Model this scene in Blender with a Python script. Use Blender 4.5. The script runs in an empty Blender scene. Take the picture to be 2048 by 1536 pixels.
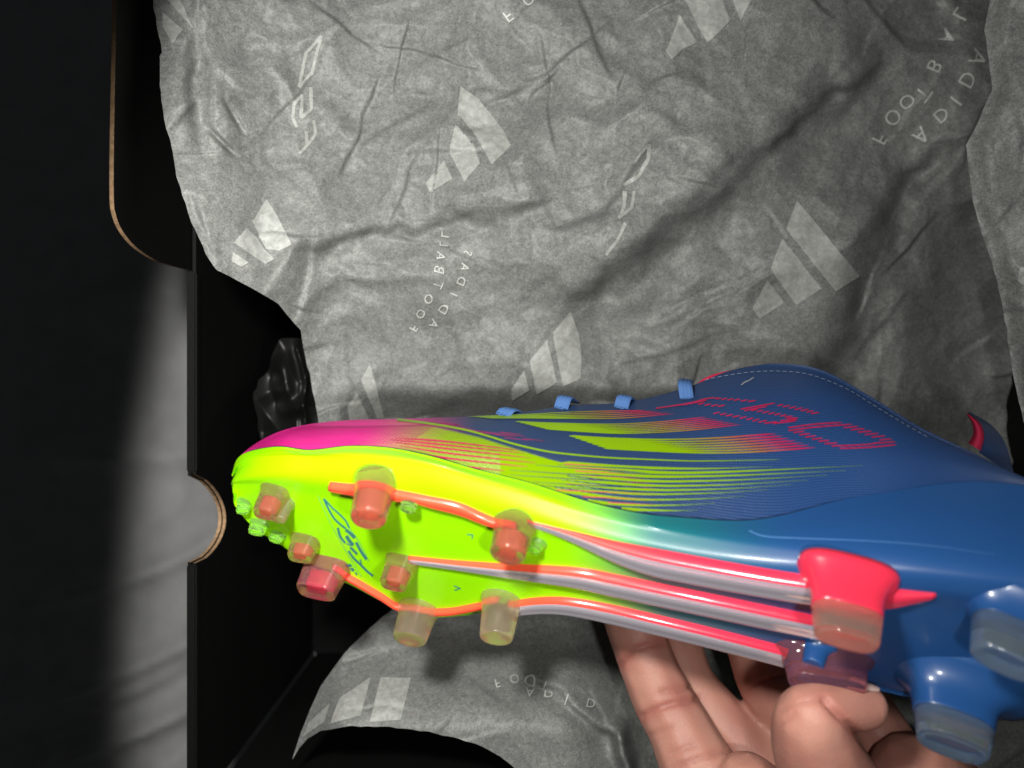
import bpy, bmesh, math, random
import numpy as np
from mathutils import Vector
from mathutils.bvhtree import BVHTree
from mathutils.geometry import tessellate_polygon

random.seed(7); RNG = np.random.default_rng(11)
S = bpy.context.scene
COL = S.collection

# ------------------------------------------------------------------ camera, light, exposure
FPX, CX, CY, CAMZ = 1541.0, 1024.0, 768.0, 0.40      # focal length in photo pixels, photo centre, camera height (m)
cam = bpy.data.cameras.new('camera'); camo = bpy.data.objects.new('camera', cam); COL.objects.link(camo)
camo.location = (0, 0, CAMZ); camo.rotation_euler = (0, 0, 0)
cam.sensor_width = 36.0; cam.lens = FPX / 2048 * 36.0
cam.clip_start = 0.005; cam.clip_end = 20
cam.dof.use_dof = True; cam.dof.focus_distance = 0.242; cam.dof.aperture_fstop = 9.5
S.camera = camo

w = bpy.data.worlds.new('World'); S.world = w; w.use_nodes = True
w.node_tree.nodes['Background'].inputs[0].default_value = (0.9, 0.95, 1.0, 1)
w.node_tree.nodes['Background'].inputs[1].default_value = 0.018

# the phone's torch: a small LED beside the lens with a limited beam
lamp = bpy.data.lights.new('phone_torch', 'SPOT'); lampo = bpy.data.objects.new('phone_torch', lamp); COL.objects.link(lampo)
lampo.location = (-0.040, 0.050, CAMZ - 0.012)
lamp.energy = 5.0; lamp.color = (1.0, 0.985, 0.94); lamp.shadow_soft_size = 0.011
lamp.spot_size = math.radians(130); lamp.spot_blend = 0.10
def beam_axis(L, edge, half):                         # aim the beam so that its rim runs through three points of the cloth
    d = [(Vector(p) - Vector(L)).normalized() for p in edge]
    n = (d[2] - d[0]).cross(d[1]).normalized()
    if n.x < 0: n = -n
    return (d[1] * math.cos(half) + n * math.sin(half)).normalized()
lampo.rotation_euler = beam_axis(lampo.location, [(-0.2200, 0.0374, -0.05), (-0.231, -0.0678, -0.05), (-0.2430, -0.1846, -0.05)], math.radians(65)).to_track_quat('-Z', 'Y').to_euler()

def beam_pattern(li, ob, lo, hi, a, b):                # added gradient: dims a lamp towards the right to darken that side
    li.use_nodes = True; nt = li.node_tree; e = nt.nodes['Emission']
    tc = nt.nodes.new('ShaderNodeTexCoord'); dt = nt.nodes.new('ShaderNodeVectorMath'); dt.operation = 'DOT_PRODUCT'
    dt.inputs[1].default_value = ob.rotation_euler.to_matrix().transposed() @ Vector((1, 0, 0))
    mr = nt.nodes.new('ShaderNodeMapRange'); mr.inputs['From Min'].default_value = lo; mr.inputs['From Max'].default_value = hi
    mr.inputs['To Min'].default_value = a; mr.inputs['To Max'].default_value = b
    nt.links.new(tc.outputs['Normal'], dt.inputs[0]); nt.links.new(dt.outputs['Value'], mr.inputs['Value']); nt.links.new(mr.outputs['Result'], e.inputs['Strength'])
beam_pattern(lamp, lampo, -0.20, 0.72, 1.0, 0.30)
lamp2 = bpy.data.lights.new('added_fill', 'SPOT'); lamp2o = bpy.data.objects.new('added_fill', lamp2); COL.objects.link(lamp2o)  # added lamp with no real source: evens out the sole, makes highlights
lamp2o.location = (0.040, -0.035, CAMZ - 0.002); lamp2.energy = 1.2; lamp2.color = lamp.color; lamp2.shadow_soft_size = 0.006
lamp2.spot_size = math.radians(130); lamp2.spot_blend = 0.10
lamp2o.rotation_euler = beam_axis(lamp2o.location, [(-0.2200, 0.0374, -0.05), (-0.231, -0.0678, -0.05), (-0.2430, -0.1846, -0.05)], math.radians(65)).to_track_quat('-Z', 'Y').to_euler()

beam_pattern(lamp2, lamp2o, -0.4, 0.6, 1.0, 0.35)
S.view_settings.view_transform = 'Standard'; S.view_settings.look = 'None'
S.view_settings.exposure = 0.0; S.view_settings.gamma = 1.0; S.view_settings.use_curve_mapping = False
S.cycles.use_denoising = True
S.cycles.max_bounces = 10; S.cycles.transmission_bounces = 8; S.cycles.transparent_max_bounces = 8
S.cycles.sample_clamp_indirect = 6.0
S.cycles.caustics_refractive = True; S.cycles.blur_glossy = 0.4

# ------------------------------------------------------------------ helpers
def U(px, py, d):
    return Vector(((px - CX) / FPX * d, -(py - CY) / FPX * d, CAMZ - d))
def ray(px, py):
    return Vector(((px - CX) / FPX, -(py - CY) / FPX, -1.0))
CAMP = Vector((0, 0, CAMZ))
def hit_plane(px, py, p, nrm):
    r = ray(px, py)
    return CAMP + r * ((p - CAMP).dot(nrm) / r.dot(nrm))
def to_px(P):
    P = np.asarray(P, float); d = CAMZ - P[..., 2]
    return P[..., 0] / d * FPX + CX, -P[..., 1] / d * FPX + CY

def crom(P, n):
    """Catmull-Rom through P along axis 0, n samples per span."""
    P = np.asarray(P, float)
    E = np.concatenate([2 * P[:1] - P[1:2], P, 2 * P[-1:] - P[-2:-1]])
    out = []
    for i in range(len(P) - 1):
        a, b, c, d = E[i], E[i + 1], E[i + 2], E[i + 3]
        for t in np.arange(n) / n:
            out.append(0.5 * (2 * b + (c - a) * t + (2 * a - 5 * b + 4 * c - d) * t * t + (-a + 3 * b - 3 * c + d) * t ** 3))
    out.append(P[-1])
    return np.array(out)

def link(name, me, mat=None, parent=None, smooth=True):
    o = bpy.data.objects.new(name, me); COL.objects.link(o)
    for m in (mat if isinstance(mat, (list, tuple)) else [mat]):
        if m: me.materials.append(m)
    if smooth: me.shade_smooth()
    if parent: o.parent = parent
    return o
def mesh(name, V, Fc, mat=None, parent=None, smooth=True, col=None, mi=None):
    me = bpy.data.meshes.new(name)
    if isinstance(V, np.ndarray) and isinstance(Fc, np.ndarray):
        me.vertices.add(len(V)); me.vertices.foreach_set('co', V.astype(np.float32).ravel())
        k = Fc.shape[1]; me.loops.add(len(Fc) * k); me.loops.foreach_set('vertex_index', Fc.astype(np.int32).ravel())
        me.polygons.add(len(Fc)); me.polygons.foreach_set('loop_start', (np.arange(len(Fc)) * k).astype(np.int32))
        me.update(calc_edges=True)
    else:
        me.from_pydata([tuple(map(float, v)) for v in V], [], [tuple(map(int, f)) for f in Fc])
    if col is not None:
        a = me.color_attributes.new('col', 'FLOAT_COLOR', 'POINT')
        c = np.ones((len(V), 4), np.float32); c[:, :3] = np.asarray(col)[:, :3]
        a.data.foreach_set('color', c.ravel())
    o = link(name, me, mat, parent, smooth)
    if mi is not None: me.polygons.foreach_set('material_index', np.asarray(mi, np.int32))
    me.update()
    return o
def grid_faces(m, n):
    i, j = np.meshgrid(np.arange(m - 1), np.arange(n - 1), indexing='ij')
    a = (i * n + j).ravel()
    return np.stack([a, a + 1, a + n + 1, a + n], 1)
def grid_obj(name, G, mat, parent=None, col=None, mi=None, flip=False):
    m, n = G.shape[:2]
    Fc = grid_faces(m, n)
    if flip: Fc = Fc[:, ::-1]
    c = None if col is None else col.reshape(-1, col.shape[-1])
    return mesh(name, G.reshape(-1, 3), Fc, mat, parent, True, c, mi)
def tag(o, label=None, cat=None, group=None, kind=None):
    if label: o['label'] = label
    if cat: o['category'] = cat
    if group: o['group'] = group
    if kind: o['kind'] = kind
    return o
def empty(name, loc=(0, 0, 0)):
    o = bpy.data.objects.new(name, None); COL.objects.link(o); o.location = loc; o.empty_display_size = 0.02
    return o
def under(o, root):
    o.parent = root; o.matrix_parent_inverse = root.matrix_basis.inverted()
    return o

def smooth01(x, a, b):
    t = np.clip((np.asarray(x, float) - a) / (b - a), 0, 1); return t * t * (3 - 2 * t)
def lerp_table(x, tab):
    tab = sorted(tab); return np.interp(x, [p[0] for p in tab], [p[1] for p in tab])
def _h(i, j, s):
    v = np.sin(i * 127.1 + j * 311.7 + s * 74.7) * 43758.5453
    return v - np.floor(v)
def vnoise(x, y, s=0):
    i, j = np.floor(x), np.floor(y); f, g = x - i, y - j
    f = f * f * (3 - 2 * f); g = g * g * (3 - 2 * g)
    return (_h(i, j, s) * (1 - f) + _h(i + 1, j, s) * f) * (1 - g) + (_h(i, j + 1, s) * (1 - f) + _h(i + 1, j + 1, s) * f) * g - 0.5
def worley(x, y, s=0):
    i, j = np.floor(x), np.floor(y); best = np.full(np.shape(x), 9.0)
    for a in (-1, 0, 1):
        for b in (-1, 0, 1):
            u = i + a + _h(i + a, j + b, s); v = j + b + _h(i + a, j + b, s + 5)
            best = np.minimum(best, np.hypot(x - u, y - v))
    return best
def seg_coords(u, v, x0, y0, x1, y1):
    L = math.hypot(x1 - x0, y1 - y0); tx, ty = (x1 - x0) / L, (y1 - y0) / L
    s = (u - x0) * tx + (v - y0) * ty; q = -(u - x0) * ty + (v - y0) * tx      # q > 0 : to the right of the direction (image y is down)
    return s, q, L
def fold(u, v, seg, width, amp, kind='ridge', fade=60, tail=220):
    s, q, L = seg_coords(u, v, *seg)
    if L > 90: q = q + min(26, L * 0.09) * (vnoise(u / 75, v / 75, 13) + 0.6 * vnoise(u / 32, v / 32, 14))
    win = smooth01(s, -fade, fade) * (1 - smooth01(s, L - fade, L + fade))
    if kind == 'ridge': return amp * win * np.exp(-(q / width) ** 2)
    if kind == 'crease': return amp * win * np.maximum(0, 1 - np.abs(q) / width)
    st = 0.5 * (1 + np.tanh(-q / width))                   # high on the left of the direction, low on its right
    return amp * win * (st - 0.5) * np.exp(-np.abs(q) / tail)

# ------------------------------------------------------------------ materials
def nodes_of(name):
    m = bpy.data.materials.new(name); m.use_nodes = True
    nt = m.node_tree; return m, nt, nt.nodes['Principled BSDF'], nt.nodes['Material Output']
def N(nt, t, **kw):
    n = nt.nodes.new(t)
    for k, v in kw.items():
        if k.startswith('i_'): n.inputs[k[2:].replace('_', ' ')].default_value = v
        else: setattr(n, k, v)
    return n
def plain(name, c, rough=0.5, spec=0.5, coat=0.0, bump=None, var=None, attr=False, trans=0.0, ior=1.45, sss=0.0, sssr=(1, .3, .15), sheen=0.0):
    m, nt, b, out = nodes_of(name)
    b.inputs['Base Color'].default_value = (*c, 1); b.inputs['Roughness'].default_value = rough
    b.inputs['Specular IOR Level'].default_value = spec; b.inputs['Coat Weight'].default_value = coat
    b.inputs['Coat Roughness'].default_value = 0.12
    b.inputs['Transmission Weight'].default_value = trans; b.inputs['IOR'].default_value = ior
    if sss: 
        b.inputs['Subsurface Weight'].default_value = sss; b.inputs['Subsurface Radius'].default_value = sssr
        b.inputs['Subsurface Scale'].default_value = 0.004
    if sheen: b.inputs['Sheen Weight'].default_value = sheen
    src = None
    if attr:
        a = N(nt, 'ShaderNodeVertexColor', layer_name='col'); src = a.outputs['Color']
    tc = N(nt, 'ShaderNodeTexCoord')
    if var:                                             # (scale, amount)
        nz = N(nt, 'ShaderNodeTexNoise'); nz.inputs['Scale'].default_value = var[0]; nz.inputs['Detail'].default_value = 6
        nt.links.new(tc.outputs['Object'], nz.inputs['Vector'])
        mr = N(nt, 'ShaderNodeMapRange'); mr.inputs['To Min'].default_value = 1 - var[1]; mr.inputs['To Max'].default_value = 1 + var[1]
        mr.inputs['From Min'].default_value = 0.3; mr.inputs['From Max'].default_value = 0.7
        nt.links.new(nz.outputs['Fac'], mr.inputs['Value'])
        mx = N(nt, 'ShaderNodeMix', data_type='RGBA', blend_type='MULTIPLY'); mx.inputs['Factor'].default_value = 1
        if src: nt.links.new(src, mx.inputs['A'])
        else: mx.inputs['A'].default_value = (*c, 1)
        nt.links.new(mr.outputs['Result'], mx.inputs['B']); src = mx.outputs['Result']
    if src: nt.links.new(src, b.inputs['Base Color'])
    if bump:                                            # (scale, distance)
        nz = N(nt, 'ShaderNodeTexNoise'); nz.inputs['Scale'].default_value = bump[0]; nz.inputs['Detail'].default_value = 4
        nt.links.new(tc.outputs['Object'], nz.inputs['Vector'])
        bp = N(nt, 'ShaderNodeBump'); bp.inputs['Distance'].default_value = bump[1]; bp.inputs['Strength'].default_value = 0.6
        nt.links.new(nz.outputs['Fac'], bp.inputs['Height']); nt.links.new(bp.outputs['Normal'], b.inputs['Normal'])
    return m

def tissue_mat(name, c, lo=0.60, hi=1.36, transl=0.25):
    """thin grey fibre paper: clouded fibres of several sizes, fine relief, some light let through"""
    m, nt, b, out = nodes_of(name)
    tc = N(nt, 'ShaderNodeTexCoord')
    def noise(scale, det, rough, dist=0.0):
        n = N(nt, 'ShaderNodeTexNoise'); n.inputs['Scale'].default_value = scale; n.inputs['Detail'].default_value = det
        n.inputs['Roughness'].default_value = rough; n.inputs['Distortion'].default_value = dist
        nt.links.new(tc.outputs['Object'], n.inputs['Vector']); return n.outputs['Fac']
    def mr(src, a, b_, lo_, hi_):
        n = N(nt, 'ShaderNodeMapRange'); n.inputs['From Min'].default_value = a; n.inputs['From Max'].default_value = b_
        n.inputs['To Min'].default_value = lo_; n.inputs['To Max'].default_value = hi_
        nt.links.new(src, n.inputs['Value']); return n.outputs['Result']
    def mul(a, b_):
        n = N(nt, 'ShaderNodeMath', operation='MULTIPLY'); nt.links.new(a, n.inputs[0]); nt.links.new(b_, n.inputs[1]); return n.outputs[0]
    fine = noise(1500, 4, 0.8, 0.8); mid = noise(520, 4, 0.65, 0.5); big = noise(28, 3, 0.5)
    f = mul(mul(mr(fine, 0.35, 0.68, lo, hi), mr(mid, 0.35, 0.68, 0.82, 1.18)), mr(big, 0.35, 0.65, 0.96, 1.04))
    mx = N(nt, 'ShaderNodeMix', data_type='RGBA', blend_type='MULTIPLY'); mx.inputs['Factor'].default_value = 1
    mx.inputs['A'].default_value = (*c, 1); nt.links.new(f, mx.inputs['B'])
    nt.links.new(mx.outputs['Result'], b.inputs['Base Color'])
    b.inputs['Roughness'].default_value = 0.5; b.inputs['Specular IOR Level'].default_value = 0.35
    bp = N(nt, 'ShaderNodeBump'); bp.inputs['Distance'].default_value = 0.00025; bp.inputs['Strength'].default_value = 0.5
    nt.links.new(mid, bp.inputs['Height']); nt.links.new(bp.outputs['Normal'], b.inputs['Normal'])
    tr = N(nt, 'ShaderNodeBsdfTranslucent'); nt.links.new(mx.outputs['Result'], tr.inputs['Color'])
    ms = N(nt, 'ShaderNodeMixShader'); ms.inputs[0].default_value = transl
    nt.links.new(b.outputs[0], ms.inputs[1]); nt.links.new(tr.outputs[0], ms.inputs[2]); nt.links.new(ms.outputs[0], out.inputs['Surface'])
    return m

M = {}
M['tissue'] = tissue_mat('grey_tissue', (0.262, 0.270, 0.258))
M['tissue_print'] = tissue_mat('white_print', (0.45, 0.46, 0.435), 0.90, 1.08)
M['letter_print'] = tissue_mat('white_lettering', (0.66, 0.67, 0.64), 0.95, 1.05)
M['card'] = plain('black_card', (0.004, 0.004, 0.004), 0.6, 0.18, bump=(900, 0.0001))
M['kraft'] = plain('kraft_edge', (0.36, 0.23, 0.13), 0.8, 0.2, var=(700, 0.3))
M['sheet'] = plain('grey_cloth', (0.40, 0.40, 0.40), 0.85, 0.2, bump=(2500, 0.0002), var=(60, 0.08))
M['plastic'] = plain('dark_wrapping', (0.006, 0.006, 0.006), 0.45, 0.5)  # near-black, slightly glossy, for the crumpled dark wrapping
M['sole'] = plain('sole_gloss', (0.5, 0.9, 0.0), 0.34, 0.5, attr=True, coat=0.3, bump=(300, 0.00003))
M['stripe'] = plain('printed_lines', (0.5, 0.9, 0.0), 0.35, 0.5, attr=True, bump=(2600, 0.0001))
M['coral'] = plain('coral_film', (0.95, 0.075, 0.075), 0.30, 0.5, coat=0.8, attr=True)
M['tab'] = plain('shaded_red_tab', (0.26, 0.012, 0.04), 0.85, 0.2)  # lining red made darker, dim light put into the colour
M['lining'] = plain('red_lining', (0.55, 0.02, 0.07), 0.8, 0.2)
M['teal_ink'] = plain('teal_ink', (0.035, 0.22, 0.22), 0.4, 0.4)
M['lace'] = plain('blue_lace', (0.065, 0.15, 0.36), 0.75, 0.3, bump=(3000, 0.0003))
M['thread'] = plain('pale_thread', (0.25, 0.32, 0.5), 0.6, 0.3)
M['nail'] = plain('nail', (0.66, 0.46, 0.40), 0.3, 0.5, sss=0.2)

def upper_mat():
    m, nt, b, out = nodes_of('boot_upper')
    a = N(nt, 'ShaderNodeVertexColor', layer_name='col')
    tc = N(nt, 'ShaderNodeTexCoord')
    nt.links.new(a.outputs['Color'], b.inputs['Base Color'])
    b.inputs['Roughness'].default_value = 0.40; b.inputs['Specular IOR Level'].default_value = 0.5
    uvn = N(nt, 'ShaderNodeUVMap', uv_map='flow')
    mp = N(nt, 'ShaderNodeMapping'); nt.links.new(uvn.outputs[0], mp.inputs['Vector'])
    wv = N(nt, 'ShaderNodeTexWave', wave_type='BANDS', bands_direction='Y'); wv.inputs['Scale'].default_value = 24.0
    wv.inputs['Distortion'].default_value = 1.2; wv.inputs['Detail'].default_value = 1.0
    nt.links.new(mp.outputs[0], wv.inputs['Vector'])
    nz = N(nt, 'ShaderNodeTexNoise'); nz.inputs['Scale'].default_value = 1500; nz.inputs['Detail'].default_value = 2
    nt.links.new(tc.outputs['Object'], nz.inputs['Vector'])
    ad = N(nt, 'ShaderNodeMath', operation='ADD'); nt.links.new(wv.outputs['Fac'], ad.inputs[0]); ml = N(nt, 'ShaderNodeMath', operation='MULTIPLY'); ml.inputs[1].default_value = 0.35; nt.links.new(nz.outputs['Fac'], ml.inputs[0]); nt.links.new(ml.outputs[0], ad.inputs[1])
    bp = N(nt, 'ShaderNodeBump'); bp.inputs['Distance'].default_value = 0.00012; bp.inputs['Strength'].default_value = 0.8
    nt.links.new(ad.outputs[0], bp.inputs['Height']); nt.links.new(bp.outputs['Normal'], b.inputs['Normal'])
    return m
M['upper'] = upper_mat()

def clear_mat(name, c, cs, rough=0.18, t=0.7, milk=0.2):
    """moulded translucent plastic: part clear, part milky"""
    m, nt, b, out = nodes_of(name)
    b.inputs['Base Color'].default_value = (*c, 1); b.inputs['Roughness'].default_value = rough
    b.inputs['Transmission Weight'].default_value = t; b.inputs['IOR'].default_value = 1.42
    tr = N(nt, 'ShaderNodeBsdfTranslucent'); tr.inputs['Color'].default_value = (*cs, 1)
    ms = N(nt, 'ShaderNodeMixShader'); ms.inputs[0].default_value = milk
    nt.links.new(b.outputs[0], ms.inputs[1]); nt.links.new(tr.outputs[0], ms.inputs[2]); nt.links.new(ms.outputs[0], out.inputs['Surface'])
    return m
M['stud_coral'] = clear_mat('coral_clear', (1.0, 0.72, 0.60), (1.0, 0.55, 0.42), 0.07, 0.95, 0.14)
M['stud_pink'] = clear_mat('pink_clear', (1.0, 0.40, 0.48), (0.9, 0.12, 0.2), 0.10, 0.9, 0.08)
M['stud_peach'] = clear_mat('peach_clear', (1.0, 0.86, 0.74), (1.0, 0.82, 0.66), 0.08, 0.92, 0.30)
M['core_coral'] = clear_mat('core_coral', (1.0, 0.34, 0.24), (1.0, 0.34, 0.22), 0.25, 0.55, 0.35)
M['core_pink'] = clear_mat('core_pink', (0.95, 0.08, 0.18), (0.9, 0.1, 0.2), 0.25, 0.4, 0.25)
M['core_peach'] = clear_mat('core_peach', (1.0, 0.70, 0.52), (1.0, 0.65, 0.45), 0.25, 0.7, 0.2)
M['stud_ice'] = clear_mat('ice_clear', (0.80, 0.92, 0.95), (0.5, 0.75, 0.8), 0.10, 0.93, 0.06)
M['stud_lime'] = clear_mat('lime_clear', (0.88, 1.0, 0.70), (0.75, 1.0, 0.35), 0.12, 0.95, 0.06)
M['rib_clear'] = clear_mat('rib_clear', (0.74, 0.68, 0.77), (0.7, 0.5, 0.6), 0.07, 0.55, 0.08)

def skin_mat():
    m, nt, b, out = nodes_of('skin')
    tc = N(nt, 'ShaderNodeTexCoord')
    va = N(nt, 'ShaderNodeVertexColor', layer_name='col'); nt.links.new(va.outputs['Color'], b.inputs['Base Color'])
    b.inputs['Roughness'].default_value = 0.5; b.inputs['Specular IOR Level'].default_value = 0.35
    b.inputs['Subsurface Weight'].default_value = 0.35; b.inputs['Subsurface Radius'].default_value = (1.0, 0.35, 0.2); b.inputs['Subsurface Scale'].default_value = 0.0035
    n2 = N(nt, 'ShaderNodeTexVoronoi'); n2.inputs['Scale'].default_value = 1300
    n3 = N(nt, 'ShaderNodeTexNoise'); n3.inputs['Scale'].default_value = 500; n3.inputs['Detail'].default_value = 5
    nt.links.new(tc.outputs['Object'], n2.inputs['Vector']); nt.links.new(tc.outputs['Object'], n3.inputs['Vector'])
    ad = N(nt, 'ShaderNodeMath', operation='ADD'); nt.links.new(n2.outputs['Distance'], ad.inputs[0]); nt.links.new(n3.outputs['Fac'], ad.inputs[1])
    bp = N(nt, 'ShaderNodeBump'); bp.inputs['Distance'].default_value = 0.00013; bp.inputs['Strength'].default_value = 0.5
    nt.links.new(ad.outputs[0], bp.inputs['Height']); nt.links.new(bp.outputs['Normal'], b.inputs['Normal'])
    return m
M['skin'] = skin_mat()

# ------------------------------------------------------------------ draping: print and trim laid on a built surface
def bvh_of(*objs):
    V, Fc = [], []
    for o in objs:
        k = len(V); co = np.zeros(len(o.data.vertices) * 3, np.float32); o.data.vertices.foreach_get('co', co); V += co.reshape(-1, 3).tolist()
        Fc += [[i + k for i in p.vertices] for p in o.data.polygons]
    return BVHTree.FromPolygons(V, Fc)
def drop(bvh, px, py, off):
    r = ray(px, py).normalized(); loc, nrm, _, _ = bvh.ray_cast(CAMP, r)
    if loc is None: return None
    if nrm.dot(r) > 0: nrm = -nrm
    return loc + nrm * off
def resample(path, step):
    P = np.array(path, float)
    if len(P) > 2: P = crom(P, 12)
    s = np.concatenate([[0], np.cumsum(np.hypot(*np.diff(P, axis=0).T))]); n = max(2, int(s[-1] / step) + 1)
    q = np.linspace(0, s[-1], n)
    return np.stack([np.interp(q, s, P[:, 0]), np.interp(q, s, P[:, 1])], 1), q / s[-1]
class Print:
    def __init__(self, bvh): self.bvh = bvh; self.V = []; self.F = []; self.C = []
    def strip(self, path, wid, col, off=0.00012, step=6, straight=False):
        P, t = resample(path, step)
        T = np.gradient(P, axis=0); T /= np.maximum(np.hypot(*T.T), 1e-6)[:, None]; Q = np.stack([-T[:, 1], T[:, 0]], 1)
        prev = None
        for k in range(len(P)):
            wk = wid(t[k]) if callable(wid) else wid
            pts = [drop(self.bvh, *(P[k] + Q[k] * wk * e), off) for e in (-0.5, 0.5)]
            if None in pts: prev = None; continue
            if prev is not None and (pts[0] - self.V[prev[0]]).length > 0.004: prev = None
            c = col(t[k], P[k]) if callable(col) else col
            i = len(self.V); self.V += pts; self.C += [c, c]
            if prev is not None: self.F.append((prev[0], prev[1], i + 1, i))
            prev = (i, i + 1)
    def poly(self, pts, col=(1, 1, 1), off=0.00015, levels=3):
        tri = tessellate_polygon([[Vector((x, y, 0)) for x, y in pts]])
        P = [tuple(map(float, p)) for p in pts]; T = [tuple(t) for t in tri]
        for _ in range(levels):
            mid = {}; T2 = []
            def m(a, b):
                k = (min(a, b), max(a, b))
                if k not in mid: mid[k] = len(P); P.append(((P[a][0] + P[b][0]) / 2, (P[a][1] + P[b][1]) / 2))
                return mid[k]
            for a, b, c in T:
                ab, bc, ca = m(a, b), m(b, c), m(c, a); T2 += [(a, ab, ca), (ab, b, bc), (ca, bc, c), (ab, bc, ca)]
            T = T2
        self.tris(P, T, col, off)
    def tris(self, P, T, col, off):
        k = {}
        H = [drop(self.bvh, x, y, off) for x, y in P]
        for t in T:
            if any(H[i] is None for i in t): continue
            a, b, c = (H[i] for i in t)
            if max((a - b).length, (b - c).length, (c - a).length) > 0.012: continue
            f = []
            for i in t:
                if i not in k: k[i] = len(self.V); self.V.append(H[i]); self.C.append(col)
                f.append(k[i])
            self.F.append(tuple(f))
    def make(self, name, mat, parent, kind=None):
        if not self.F: return None
        o = mesh(name, self.V, self.F, mat, None, True, np.array(self.C)); under(o, parent)
        if kind: o['kind'] = kind
        return o

GLYPH = {}
def glyph(ch):
    if ch not in GLYPH:
        cu = bpy.data.curves.new('g', 'FONT'); cu.body = ch; cu.size = 1.0; cu.align_x = 'CENTER'; cu.resolution_u = 3
        ob = bpy.data.objects.new('g', cu); COL.objects.link(ob)
        dg = bpy.context.evaluated_depsgraph_get(); me = bpy.data.meshes.new_from_object(ob.evaluated_get(dg))
        me.calc_loop_triangles()
        GLYPH[ch] = ([(v.co.x, v.co.y - 0.36) for v in me.vertices], [tuple(t.vertices) for t in me.loop_triangles])
        bpy.data.objects.remove(ob); bpy.data.curves.remove(cu); bpy.data.meshes.remove(me)
    return GLYPH[ch]
def letter(bvh, ch, c, a, up, size, parent, mat):
    P, T = glyph(ch); pr = Print(bvh)
    al, ul = math.hypot(*a), math.hypot(*up)
    pr.tris([(c[0] + (a[0] / al * x + up[0] / ul * y) * size, c[1] + (a[1] / al * x + up[1] / ul * y) * size) for x, y in P], T, (1, 1, 1), 0.0010)
    return pr.make('printed_letter', mat, parent)

# ------------------------------------------------------------------ the cloth the box stands on
gx = np.linspace(-0.42, 0.42, 260); gy = np.linspace(-0.36, 0.36, 240)
X, Y = np.meshgrid(gx, gy, indexing='ij')
Z = np.zeros_like(X)
for (x0, y0, x1, y1, wd, am) in [(-0.30, -0.20, -0.09, -0.085, 0.009, 0.006), (-0.30, -0.235, -0.09, -0.12, 0.007, 0.005), (-0.30, -0.27, -0.10, -0.165, 0.010, 0.007),
                                 (-0.32, -0.15, -0.13, -0.066, 0.006, 0.0035), (-0.30, -0.05, -0.12, -0.025, 0.012, 0.004), (-0.30, 0.04, -0.12, 0.06, 0.02, 0.004),
                                 (-0.30, -0.215, -0.16, -0.135, 0.004, 0.0025), (-0.28, -0.29, -0.13, -0.2, 0.006, 0.004)]:
    L = math.hypot(x1 - x0, y1 - y0); tx, ty = (x1 - x0) / L, (y1 - y0) / L
    Xs, Ys = X / 1.1, Y / 1.1; s = (Xs - x0) * tx + (Ys - y0) * ty; q = -(Xs - x0) * ty + (Ys - y0) * tx + 0.006 * np.sin(s * 30 + x0 * 9)
    Z += 2.6 * am * np.exp(-np.abs(q / wd) ** 1.4) * smooth01(s, -0.02, 0.05) * (1 - smooth01(s, L - 0.06, L + 0.03))
Z += 0.004 * vnoise(X * 25, Y * 25, 3) + 0.0012 * vnoise(X * 90, Y * 90, 4) - 0.052
Z = np.where((X > -0.135) & (X < 0.25) & (np.abs(Y) < 0.185), np.minimum(Z, -0.046), Z)
tag(grid_obj('cloth', np.stack([X, Y, Z], -1), M['sheet'], flip=True), kind='structure')

# ------------------------------------------------------------------ the open shoe box
XO, XI, RIM = -0.1158, -0.1128, 0.275
box = empty('shoe_box', (0.045, 0, -0.04)); tag(box, 'open black cardboard shoe box with raised rounded tab and finger notch', 'box')
def on_wall(px, py, X0):                              # where a sight line meets the left wall's plane
    d = -X0 * FPX / (CX - px); p = U(px, py, d); return (p.y, p.z)
def slab(name, yz, x0, x1, parent, mats=('card', 'kraft'), edge_mat=None):
    n = len(yz); V = [(x0, y, z) for y, z in yz] + [(x1, y, z) for y, z in yz]
    bm = bmesh.new(); vs = [bm.verts.new(v) for v in V]
    f1 = bm.faces.new(vs[:n]); f2 = bm.faces.new(vs[n:][::-1])
    for i in range(n):
        f = bm.faces.new((vs[i], vs[n + i], vs[n + (i + 1) % n], vs[(i + 1) % n])); f.material_index = 1 if edge_mat is None or edge_mat(i) else 0
    bmesh.ops.recalc_face_normals(bm, faces=bm.faces)
    bmesh.ops.triangulate(bm, faces=[f1, f2])
    me = bpy.data.meshes.new(name); bm.to_mesh(me); bm.free()
    o = link(name, me, [M[m] for m in mats], None, False); return under(o, parent)
rimz = CAMZ - RIM
def wall_profile(X0, notch, tab):
    pts = [(-0.152, -0.036), (-0.152, rimz)]; kr = [0, 0]
    for p in notch: pts.append(on_wall(*p, X0)); kr.append(1)
    kr[-1] = 0
    if tab:
        for p in tab: pts.append(on_wall(*p, X0)); kr.append(1)
        pts.append((0.152, pts[-1][1])); kr.append(0)
    else:
        pts.append((0.152, rimz)); kr.append(0)
    pts.append((0.152, -0.036)); kr.append(0)
    return pts, kr
def arc(y0, y1, x0, xm, n=18):
    return [(x0 + (xm - x0) * math.sin(math.pi * t) ** 0.62, y0 + (y1 - y0) * t) for t in np.linspace(0, 1, n)]
tabpts = [tuple(p) for p in crom([(377, 541), (330, 529), (300, 518), (262, 492), (236, 460), (223, 428), (219, 390), (220, 250), (226, -60)], 5)]
po, ko = wall_profile(XO, arc(1124, 951, 375.5, 437), tabpts)
slab('outer_side_panel', po, XO, XO + 0.0012, box, edge_mat=lambda i: ko[i])
pi, ki = wall_profile(XI, arc(1126, 949, 392, 452), None)
slab('inner_side_panel', pi, XI, XI - 0.0012, box, edge_mat=lambda i: ki[i])
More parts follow.
